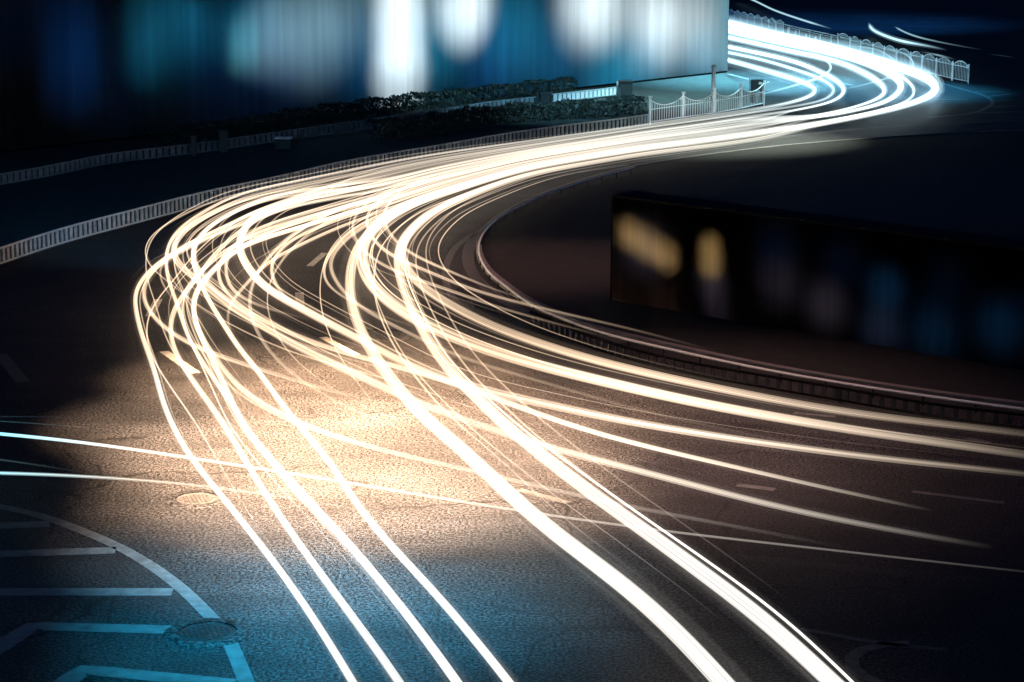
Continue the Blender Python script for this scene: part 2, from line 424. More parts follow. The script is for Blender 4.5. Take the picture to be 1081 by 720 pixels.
# ------------------------------------------------------------------ slatted barriers
def cum(pts):
    L = [0]
    for a, b in zip(pts, pts[1:]): L.append(L[-1] + (b - a).length)
    return L
def along(pts, s):
    L = along.cache.setdefault(id(pts), cum(pts)); along.keep.append(pts)
    if s <= 0: return pts[0], (pts[1] - pts[0]).normalized()
    for i in range(1, len(L)):
        if L[i] >= s:
            a, b = pts[i - 1], pts[i]
            return a.lerp(b, (s - L[i - 1]) / max(1e-9, L[i] - L[i - 1])), (b - a).normalized()
    return pts[-1], (pts[-1] - pts[-2]).normalized()
along.cache = {}; along.keep = []
def barrier(px, label, h=.52, period=.25, sw=.14, z0=0, rail='rail', slat='slat', posts=6.0, backing=False, group=None):
    P = path(px, 0, .6, 2); total = cum(P)[-1]
    t = thing('slatted_barrier', label, 'barrier', (P[0].x, P[0].y, z0), group=group)
    o = Vector((P[0].x, P[0].y, 0)); Q = [p - o for p in P]
    extrude_path('top_rail', Q, .07, .05, h - .05, M[rail], t)
    extrude_path('bottom_rail', Q, .05, .04, .06, M[rail], t)
    bm = bmesh.new(); s = .2
    while s < total:
        p, d = along(Q, s)
        box(bm, p.x, p.y, h / 2 + .025, sw, .03, h - .15, math.atan2(d.y, d.x)); s += period
    mesh_obj('slats', bm, M[slat], t)
    s = 0
    while s < total:
        p, d = along(Q, s); bm = bmesh.new()
        nn = Vector((-d.y, d.x, 0)) * .07
        box(bm, p.x + nn.x, p.y + nn.y, h / 2 - .01, .07, .06, h - .02, math.atan2(d.y, d.x), .008)
        mesh_obj('post', bm, M['dark'], t); s += posts
    return t
barrier(BASE, 'long low slatted barrier curving along the outer edge of the road', .52)
W2 = [(-40, 208), (60, 190), (111, 179), (205, 167), (300, 153), (399, 139), (460, 130), (520, 120), (566, 115)]
barrier(W2, 'dim slatted barrier far behind the verge, ending at a dark pillar', .45, .3, .2, .12, slat='dimmed', rail='dimmed', posts=8)  # slats coloured darker for the weak light on this stretch
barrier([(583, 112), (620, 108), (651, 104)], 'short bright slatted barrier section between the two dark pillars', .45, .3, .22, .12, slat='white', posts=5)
barrier([(560, 344), (600, 361), (617, 368), (660, 382), (714, 396), (820, 415), (920, 432), (975, 443), (1060, 453), (1200, 470)],
        'dark low slatted barrier behind the thick light streaks at the island edge', .36, .27, .09, 0, slat='backing', rail='black', posts=5)
# thin handrail on the kerb of the island
P = path([(670, 177), (625, 189), (585, 202), (550, 217), (525, 231), (510, 246), (505, 261), (508, 275), (518, 290), (535, 303), (558, 320), (590, 335), (640, 353), (700, 367), (781, 385), (850, 398), (950, 414), (1081, 432), (1200, 446)], .36, .6, 2)
P = [Vector((p.x, p.y, 0)) for p in P]
t = thing('handrail', 'thin pale handrail on short posts along the island kerb', 'handrail', (P[0].x, P[0].y, .16))
Q = [p - Vector((P[0].x, P[0].y, 0)) for p in P]
bm = bmesh.new()
for a, b in zip(Q, Q[1:]): bar(bm, (a.x, a.y, .2), (b.x, b.y, .2), .03)
mesh_obj('rail', bm, M['white'], t)
s = .3; tot = cum(Q)[-1]
while s < tot:
    p, d = along(Q, s); bm = bmesh.new(); box(bm, p.x, p.y, .1, .04, .04, .215); mesh_obj('post', bm, M['dark'], t); s += 1.1

# ------------------------------------------------------------------ white picket fence by the bend
posts_px = [(686, 132), (721, 127), (754, 122.5), (782, 117.5), (806, 112)]
PP = [at(*p) for p in posts_px]
fence_lab = ['nearest panel of the white picket fence, where the slatted barrier ends', 'white picket fence panel with a round steel pole at its far end',
             'white picket fence panel just past the round steel pole', 'last white picket fence panel, ending beside the black signal box']
for k in range(4):
    a, b = PP[k], PP[k + 1]; d = b - a; Lg = d.length; ang = math.atan2(d.y, d.x)
    t = thing('picket_fence', fence_lab[k], 'fence', a, ang, 'white picket fence panels at the bend')
    bm = bmesh.new(); box(bm, 0, 0, .6, .09, .09, 1.2, 0, .01); box(bm, 0, 0, 1.215, .12, .12, .04); mesh_obj('post', bm, M['white'], t)
    if k == 3:
        bm = bmesh.new(); box(bm, Lg, 0, .6, .09, .09, 1.2, 0, .01); mesh_obj('post', bm, M['white'], t)
    def top(u): return .78 + .26 * (2 * u - 1) ** 2
    bm = bmesh.new(); n = 16
    for i in range(n):
        bar(bm, (.05 + (Lg - .1) * i / n, 0, top(i / n)), (.05 + (Lg - .1) * (i + 1) / n, 0, top((i + 1) / n)), .025)
    bar(bm, (.05, 0, .14), (Lg - .05, 0, .14), .025)
    bar(bm, (.05, 0, .66), (Lg - .05, 0, .66), .018)
    mesh_obj('rail', bm, M['white'], t)
    bm = bmesh.new(); np_ = max(6, int(Lg / .16))
    for i in range(1, np_):
        u = i / np_; bar(bm, (Lg * u, 0, .14), (Lg * u, 0, top(u)), .012, 4)
    mesh_obj('pickets', bm, M['white'], t)

# ------------------------------------------------------------------ arched railings beyond the bend
def arched(a, b, label, group, h=.95, flip=False):
    d = b - a; Lg = d.length
    t = thing('arched_railing', label, 'railing', a, math.atan2(d.y, d.x), group)
    for x in (0.03, Lg - .03):
        bm = bmesh.new(); bar(bm, (x, 0, 0), (x, 0, h), .03); mesh_obj('post', bm, M['blue_metal'], t)
    bm = bmesh.new()
    bar(bm, (0, 0, h * .82), (Lg, 0, h * .82), .02); bar(bm, (0, 0, .12), (Lg, 0, .12), .02)
    n = 10
    for i in range(n):
        u0, u1 = i / n, (i + 1) / n
        f = lambda u: h * .82 + .26 * math.sin(math.pi * u)
        bar(bm, (Lg * u0, 0, f(u0)), (Lg * u1, 0, f(u1)), .022)
    mesh_obj('frame', bm, M['blue_metal'], t)
    bm = bmesh.new(); m = 11
    for i in range(1, m):
        u = i / m; bar(bm, (Lg * u, 0, .12), (Lg * u, 0, h * .82 + .26 * math.sin(math.pi * u)), .014, 4)
    mesh_obj('bars', bm, M['blue_metal'], t)
    return t
A, B = at(768, 24.5), at(827, 38.5)
ordn = ['first', 'second', 'third', 'fourth', 'fifth', 'sixth', 'seventh', 'eighth', 'ninth', 'tenth']
for k in range(8):
    arched(A.lerp(B, k / 8), A.lerp(B, (k + 1) / 8), f'{ordn[k]} arched panel of the farther railing, counted from the made-up glass hall', 'farther arched railing panels')
br = [(884, 52.5), (897, 56.5), (908, 60), (921, 63.5), (933, 67), (946, 70.5), (961, 74), (973, 77), (988, 81), (1005, 85), (1022.5, 88.5)]
for k in range(10):
    arched(at(*br[k]), at(*br[k + 1]), f'{ordn[9 - k]} arched panel of the nearer railing, counted from its free end by the hatched road', 'nearer arched railing panels', 1.0)
# low two-bar rail between the two railings
a, b = at(828, 39), at(883, 52); d = b - a
t = thing('low_guard_rail', 'thin two-bar rail joining the farther and nearer arched railings', 'guard rail', a, math.atan2(d.y, d.x))
bm = bmesh.new(); bar(bm, (0, 0, .8), (d.length, 0, .8), .03); bar(bm, (0, 0, .68), (d.length, 0, .68), .02); mesh_obj('rail', bm, M['blue_metal'], t)
for k in range(5):
    bm = bmesh.new(); bar(bm, (d.length * (k + .5) / 5, 0, 0), (d.length * (k + .5) / 5, 0, .8), .03); mesh_obj('post', bm, M['blue_metal'], t)
for k, (x, y) in enumerate(((832, 38), (840, 40.5), (851, 44), (861, 47))):
    p = at(x, y); bm = bmesh.new(); lathe(bm, [(.07, 0), (.07, .45), (.05, .5)], 12)
    tag(mesh_obj('bollard', bm, M['white'], None, p, True), f'short white bollard below the low two-bar rail, {ordn[k]} from the farther railing', 'bollard', 'white bollards below the low rail')

# ------------------------------------------------------------------ pole, signal box, pillars, utility box
p = at(752.5, 122)
t = thing('steel_pole', 'round galvanised pole rising behind the white picket fence', 'pole', (p.x, p.y, .12))
bm = bmesh.new(); lathe(bm, [(.09, 0), (.09, 2.0), (.11, 2.02), (.11, 2.08), (.02, 2.12)], 16); mesh_obj('shaft', bm, M['steel'], t, smooth=False)
bm = bmesh.new(); lathe(bm, [(.2, 0), (.2, .03), (.12, .05)], 16); mesh_obj('flange', bm, M['steel'], t)
p = at(799, 111)
t = thing('signal_box', 'black signal box on legs beside the end of the picket fence', 'signal box', (p.x, p.y, .12))
bm = bmesh.new(); box(bm, 0, 0, .82, .62, .25, .48, 0, .02); mesh_obj('housing', bm, M['dark'], t)
bm = bmesh.new(); box(bm, -.2, 0, .29, .2, .14, .58); box(bm, .2, 0, .29, .2, .14, .58); mesh_obj('legs', bm, M['dark'], t)
bm = bmesh.new(); bar(bm, (-.36, 0, 0), (-.36, 0, 1.2), .02); mesh_obj('mast', bm, M['steel'], t)
bm = bmesh.new(); box(bm, .12, -.16, .9, .16, .06, .12, 0, .02); bar(bm, (.3, -.1, .85), (.55, -.1, .98), .025); mesh_obj('bracket', bm, M['white'], t)
def pillar(px, py, w_, h, label, cap=True):
    p = at(px, py)
    t = thing('pillar', label, 'pillar', (p.x, p.y, .12))
    bm = bmesh.new(); box(bm, 0, 0, h / 2, w_, w_, h, .2, .02); mesh_obj('shaft', bm, M['dark'], t)
    bm = bmesh.new(); box(bm, 0, 0, h + .03, w_ + .08, w_ + .08, .06, .2, .01); mesh_obj('cap', bm, M['dark'], t)
pillar(660, 107, .55, .8, 'broad dark square pillar at the end of the clipped hedge')
pillar(574.5, 113, .42, .5, 'dark square pillar in the gap between the two slatted barriers')
pillar(205, 168, .2, .72, 'slim dark pillar standing against the dimmest stretch of barrier')
pillar(236, 164, .3, .78, 'wider dark pillar beside the slim one on the dark verge')
p = at(651.5, 106)
bm = bmesh.new(); lathe(bm, [(.05, 0), (.05, .75), (.02, .8)], 10)
tag(mesh_obj('marker_post', bm, M['steel'], None, (p.x, p.y, .12), True), 'thin pale metal post touching the broad dark pillar', 'post')
p = at(304, 155)
t = thing('utility_box', 'small dark cabinet on the verge, its lid coloured pale for light on top', 'utility box', (p.x, p.y - 1.5, .12))
bm = bmesh.new(); box(bm, 0, 0, .2, .62, .4, .4, 0, .02); mesh_obj('cabinet', bm, M['dark'], t)
bm = bmesh.new(); box(bm, 0, 0, .42, .68, .46, .05, 0, .01); mesh_obj('lid', bm, M['white'], t)  # white put in for the light falling on the cabinet's top

# ------------------------------------------------------------------ hedge
def hedge(px, label, h=.62, depth=1.1, n=5200, sz=.055):
    P = path(px, 0, .5, 1); total = cum(P)[-1]
    t = thing('hedge', label, 'hedge', (P[0].x, P[0].y, .12)); o = Vector((P[0].x, P[0].y, 0)); Q = [p - o for p in P]
    bm = bmesh.new()
    for _ in range(n):
        s = random.uniform(0, total); p, d = along(Q, s); nn = Vector((-d.y, d.x, 0))
        u = random.uniform(-1, 1); v = random.random()
        if random.random() < .75:
            if random.random() < .5: u = -1 + abs(random.gauss(0, .1))
            else: v = 1 - abs(random.gauss(0, .07))
        hh = h * (1 + .08 * math.sin(s * 2.3) + .06 * math.sin(s * 5.1 + 1))
        c = p + nn * (u * depth / 2) + Vector((0, 0, .05 + v * hh))
        a = Vector((random.gauss(0, 1), random.gauss(0, 1), random.gauss(0, 1))).normalized()
        b = a.cross(Vector((random.gauss(0, 1), random.gauss(0, 1), random.gauss(0, 1)))).normalized()
        k = sz * random.uniform(.6, 1.5)
        bm.faces.new([bm.verts.new(c + q) for q in (a * k * 1.4, b * k * .6, -a * k * 1.4, -b * k * .6)])
    mesh_obj('foliage', bm, M['leaf'], t)
    bm = bmesh.new(); s = .2
    while s < total:
        p, d = along(Q, s); r_ = random.uniform(-.2, .2)
        bar(bm, (p.x, p.y, 0), (p.x + r_, p.y + .1, h * .9), .015, 4); s += .45
    mesh_obj('stems', bm, M['twig'], t)
hedge([(395, 151), (460, 143), (520, 133), (580, 129), (631, 126), (677, 122)], 'clipped dark hedge between the road barrier and the pale barrier', .66, n=7500, sz=.06)
hedge([(150, 160), (260, 146), (340, 132), (440, 118), (520, 107), (600, 98)], 'loose dark bushes behind the pale slatted barrier', .6, 1.2, 6000, .07)

# ------------------------------------------------------------------ frosted glass hall behind the verge, added to stand in for blurred lights
A, B = at(-60, 172), at(768, 79)
d = B - A; Lh = d.length; ang = math.atan2(d.y, d.x)
backdrop = thing('blur_backdrop', 'long hall added to stand in for a blur of blue and white lights', 'stand-in', (A.x, A.y, .12), ang)
HH = 8.5
bm = bmesh.new(); box(bm, Lh / 2, .2, .05, Lh, .3, .1); mesh_obj('backdrop_base', bm, M['black'], backdrop)
bm = bmesh.new(); box(bm, Lh / 2, 4.9, HH / 2, Lh, .2, HH); mesh_obj('backdrop_rear', bm, M['wall'], backdrop)
for x in (-.1,): 
    bm = bmesh.new(); box(bm, x, 2.4, HH / 2, .2, 5.0, HH); mesh_obj('backdrop_end', bm, M['wall'], backdrop)
bm = bmesh.new(); box(bm, Lh / 2, 2.4, HH + .15, Lh + .8, 5.6, .3); mesh_obj('backdrop_top', bm, M['wall'], backdrop)
def pane(name, pts, m, parent):
    bm = bmesh.new(); bm.faces.new([bm.verts.new(p) for p in pts]); return mesh_obj(name, bm, m, parent)
pane('backdrop_front', [(0, .0, .1), (Lh, .0, .1), (Lh, .0, HH), (0, .0, HH)], M['frost'], backdrop)
pane('backdrop_end_face', [(Lh, .1, .0), (Lh, 4.8, .0), (Lh, 4.8, HH), (Lh, .1, HH)], M['frost'], backdrop)
def backdrop_point(px, py, back):
    """The place on the glass front seen at this pixel, moved inside the hall."""
    u = (px - 540.5) / FPX; v = (360 - py) / FPX
    D = Vector((u, cp + v * sp, -sp + v * cp)); nrm = Vector((-math.sin(ang), math.cos(ang), 0))
    t_ = (A - Vector((0, 0, CAM_Z))).dot(nrm) / D.dot(nrm)
    return Vector((0, 0, CAM_Z)) + D * t_ + nrm * back
def blur_spot(px, py, r_px, e, col, tall=0, k=1):
    """Added spots inside the hall washing the glass: each throws one soft round pool on it."""
    back = 3.2; r_px *= 1.35; e *= 1.1
    for i in range(k):
        l = bpy.data.lights.new('blur_spot', 'SPOT'); l.energy = e; l.color = col; l.shadow_soft_size = .1
        q = backdrop_point(px, py + (tall * (i / (k - 1) - .5) if k > 1 else 0), 0)
        o = bpy.data.objects.new('blur_spot', l); COL.objects.link(o)
        nrm = Vector((-math.sin(ang), math.cos(ang), 0)); o.location = q + nrm * back
        rad = r_px * q.y / FPX
        l.spot_size = 2 * math.atan(rad / back); l.spot_blend = 1
        o.rotation_euler = (-nrm).to_track_quat('-Z', 'Y').to_euler()
WH = (.8, .95, 1); TL = (.02, .42, .75); NV = (.005, .12, .55); PT = (.4, .75, .9)
for a in ((422, 20, 42, 420, WH, 110, 4), (490, 4, 48, 500, WH), (490, 20, 40, 150, WH), (622, 2, 58, 520, WH), (640, 18, 40, 160, WH), (690, 12, 66, 420, WH), (706, 36, 42, 170, WH), (738, 16, 46, 120, WH, 36, 2), (745, 40, 34, 40, WH),
          (315, 25, 70, 120, PT), (285, 40, 45, 80, PT), (365, 15, 60, 90, PT), (335, 50, 50, 60, PT),
          (258, 50, 24, 55, (.2, .75, .8), 24, 2), (244, 36, 36, 50, TL), (272, 20, 40, 60, TL), (195, 20, 42, 38, TL, 30, 2), (155, 42, 32, 36, TL, 36, 2), (175, 40, 70, 16, TL), (78, 55, 40, 24, NV, 60, 3),
          (20, 20, 60, 6, NV), (120, 75, 80, 8, NV), (230, 60, 80, 24, NV), (300, 50, 80, 60, NV), (380, 50, 80, 80, (.01, .2, .6)),
          (540, 30, 90, 130, TL), (460, 40, 70, 130, TL), (640, 78, 45, 70, TL), (690, 70, 50, 110, TL), (738, 62, 40, 130, TL), (590, 60, 90, 120, (.01, .25, .6)), (660, 70, 80, 150, TL), (520, 62, 80, 80, NV), (420, 50, 75, 80, TL)):
    blur_spot(*a)

# ------------------------------------------------------------------ island: made-up screen standing in for blurred lights
SA, SB = at(646, 322), at(1120, 404)
sd = SB - SA; SL = sd.length; sa = math.atan2(sd.y, sd.x); SH, SD = 2.6, .9
t = thing('blur_screen', 'long low dark screen on the island added to stand in for blurred amber and blue lights', 'light screen', (SA.x, SA.y, .13), sa)
bm = bmesh.new(); box(bm, SL / 2, SD + .03, SH / 2, SL, .06, SH); box(bm, SL / 2, SD / 2, SH + .03, SL + .1, SD, .06)
for x in (-.03, SL + .03): box(bm, x, SD / 2, SH / 2, .06, SD, SH)
mesh_obj('case', bm, M['black'], t)
pane('blur_face', [(0, 0, .0), (SL, 0, .0), (SL, 0, SH), (0, 0, SH)], M['frost_warm'], t)
sn = Vector((-math.sin(sa), math.cos(sa), 0))
def screen_spot(px, py, r_px, e, col):  # added spots, each a soft coloured blur on the face
    u = (px - 540.5) / FPX; v = (360 - py) / FPX
    D = Vector((u, cp + v * sp, -sp + v * cp)); E = Vector((0, 0, CAM_Z))
    q = E + D * ((SA - E).dot(sn) / D.dot(sn))
    l = bpy.data.lights.new('screen_spot', 'SPOT'); l.energy = e; l.color = col; l.shadow_soft_size = .04
    l.spot_size = 2 * math.atan(r_px * q.y / FPX / (SD - .06)); l.spot_blend = 1
    o = bpy.data.objects.new('screen_spot', l); COL.objects.link(o)
    o.location = q + sn * (SD - .06); o.rotation_euler = (-sn).to_track_quat('-Z', 'Y').to_euler()
AM = (1, .66, .28); BL = (.02, .18, .55); VI = (.35, .3, .5); NB = (.01, .08, .32)
BR = (.8, .42, .36)  # brown spots added to blend the screen's edges into the ground
for a in ((650, 310, 50, .3, BR), (700, 325, 60, .45, BR), (790, 345, 60, .3, BR), (870, 362, 60, .25, BR), (664, 247, 27, 6, AM), (682, 258, 30, 6, AM), (702, 270, 27, 6, AM), (680, 262, 60, 2.5, VI), (750, 262, 24, 5, AM), (750, 278, 26, 4.5, AM), (752, 300, 34, 1.8, VI), (757, 330, 30, .7, VI),
          (822, 300, 55, 1.2, VI), (872, 322, 50, 1.6, VI), (935, 305, 42, 2.0, BL), (930, 345, 50, 1.8, (.12, .2, .5)), (985, 350, 70, 1.5, BL), (1055, 345, 60, 1.6, BL), (1000, 300, 60, .6, NB), (820, 262, 60, .9, NB), (1090, 330, 60, .6, NB), (890, 280, 60, .8, NB)):
    screen_spot(*a)

# ------------------------------------------------------------------ manhole covers
def manhole(px, py, r, m, label, patch=True, asph=True):
    p = at(px, py)
    t = thing('manhole_cover', label, 'manhole cover', (p.x, p.y, 0), .3)
    bm = bmesh.new(); lathe(bm, [(r, .002), (r, .012), (r - .02, .018), (r - .03, .010), (.05, .010)], 40); mesh_obj('lid', bm, M[m], t)
    bm = bmesh.new()
    for i in range(-4, 5):
        for j in range(-4, 5):
            x, y = i * r / 5.2, j * r / 5.2
            if math.hypot(x, y) < r - .08: box(bm, x, y, .013, r / 8, r / 8, .008, .785)
    mesh_obj('tread_studs', bm, M[m], t)
    bm = bmesh.new(); n = 40; R0, R1 = r + .015, r + .11
    ring = []
    for i in range(n):
        a = 2 * math.pi * i / n; c_, s_ = math.cos(a), math.sin(a)
        j = 1 + .02 * math.sin(5 * a)
        ring.append([bm.verts.new((rr * c_, rr * s_, z)) for rr, z in ((R0, .002), (R0, .022), (R1 * j, .026), (R1 * j + .12, .002))])
    for i in range(n):
        a, b = ring[i], ring[(i + 1) % n]
        for k in range(3): bm.faces.new((a[k], b[k], b[k + 1], a[k + 1]))
    bmesh.ops.recalc_face_normals(bm, faces=bm.faces[:])
    mesh_obj('collar', bm, M['asphalt'] if asph else M['iron_light'], t)
manhole(219, 668, .40, 'iron', 'dark iron manhole cover breaking the painted edge line')
manhole(208, 527, .36, 'iron_light', 'pale worn manhole cover in a rough patch of asphalt, left of the light streaks')
manhole(403, 354, .55, 'iron', 'manhole cover under the tangle of light streaks in the junction')

# ------------------------------------------------------------------ light trails of the passing headlamps
ZT = .65
def corr(t, x0=330):
    U = {330: 192, 400: 173, 470: 161, 560: 149, 620: 140.5, 680: 131.5, 740: 123, 800: 114}
    Lo = {330: 262, 400: 243, 470: 214, 560: 184, 620: 173, 680: 163, 740: 156, 800: 148}
    return [(x, U[x] + t * (Lo[x] - U[x])) for x in U if x > x0]
LOOP = {
    1: [(835, 108), (852, 103), (861, 97), (857, 91), (840, 84), (803, 73), (767, 63), (740, 56)],
    2: [(835, 117), (870, 110), (886, 103), (891, 95), (884, 86), (866, 76), (835, 64), (767, 49), (740, 43)],
    3: [(860, 122), (898, 114), (925, 105), (934, 97), (928, 87), (908, 75), (880, 64), (830, 53), (767, 39), (740, 33)],
    4: [(860, 124), (895, 118), (928, 110), (946, 100), (951, 89), (940, 78), (913, 66), (880, 56), (830, 46), (767, 32), (740, 26)],
    5: [(880, 126), (930, 116), (957, 107), (965, 98), (961, 88), (943, 76), (915, 66), (880, 58), (830, 45), (767, 30), (740, 24)],
    6: [(870, 130), (925, 119), (960, 110), (983, 100), (987, 91), (974, 80), (946, 70), (910, 59), (870, 48), (820, 37), (767, 24), (740, 18)],
    7: [(840, 112), (866, 107), (878, 100), (880, 93), (868, 84), (838, 73), (800, 62), (767, 55), (740, 49)],
    0: [],
}
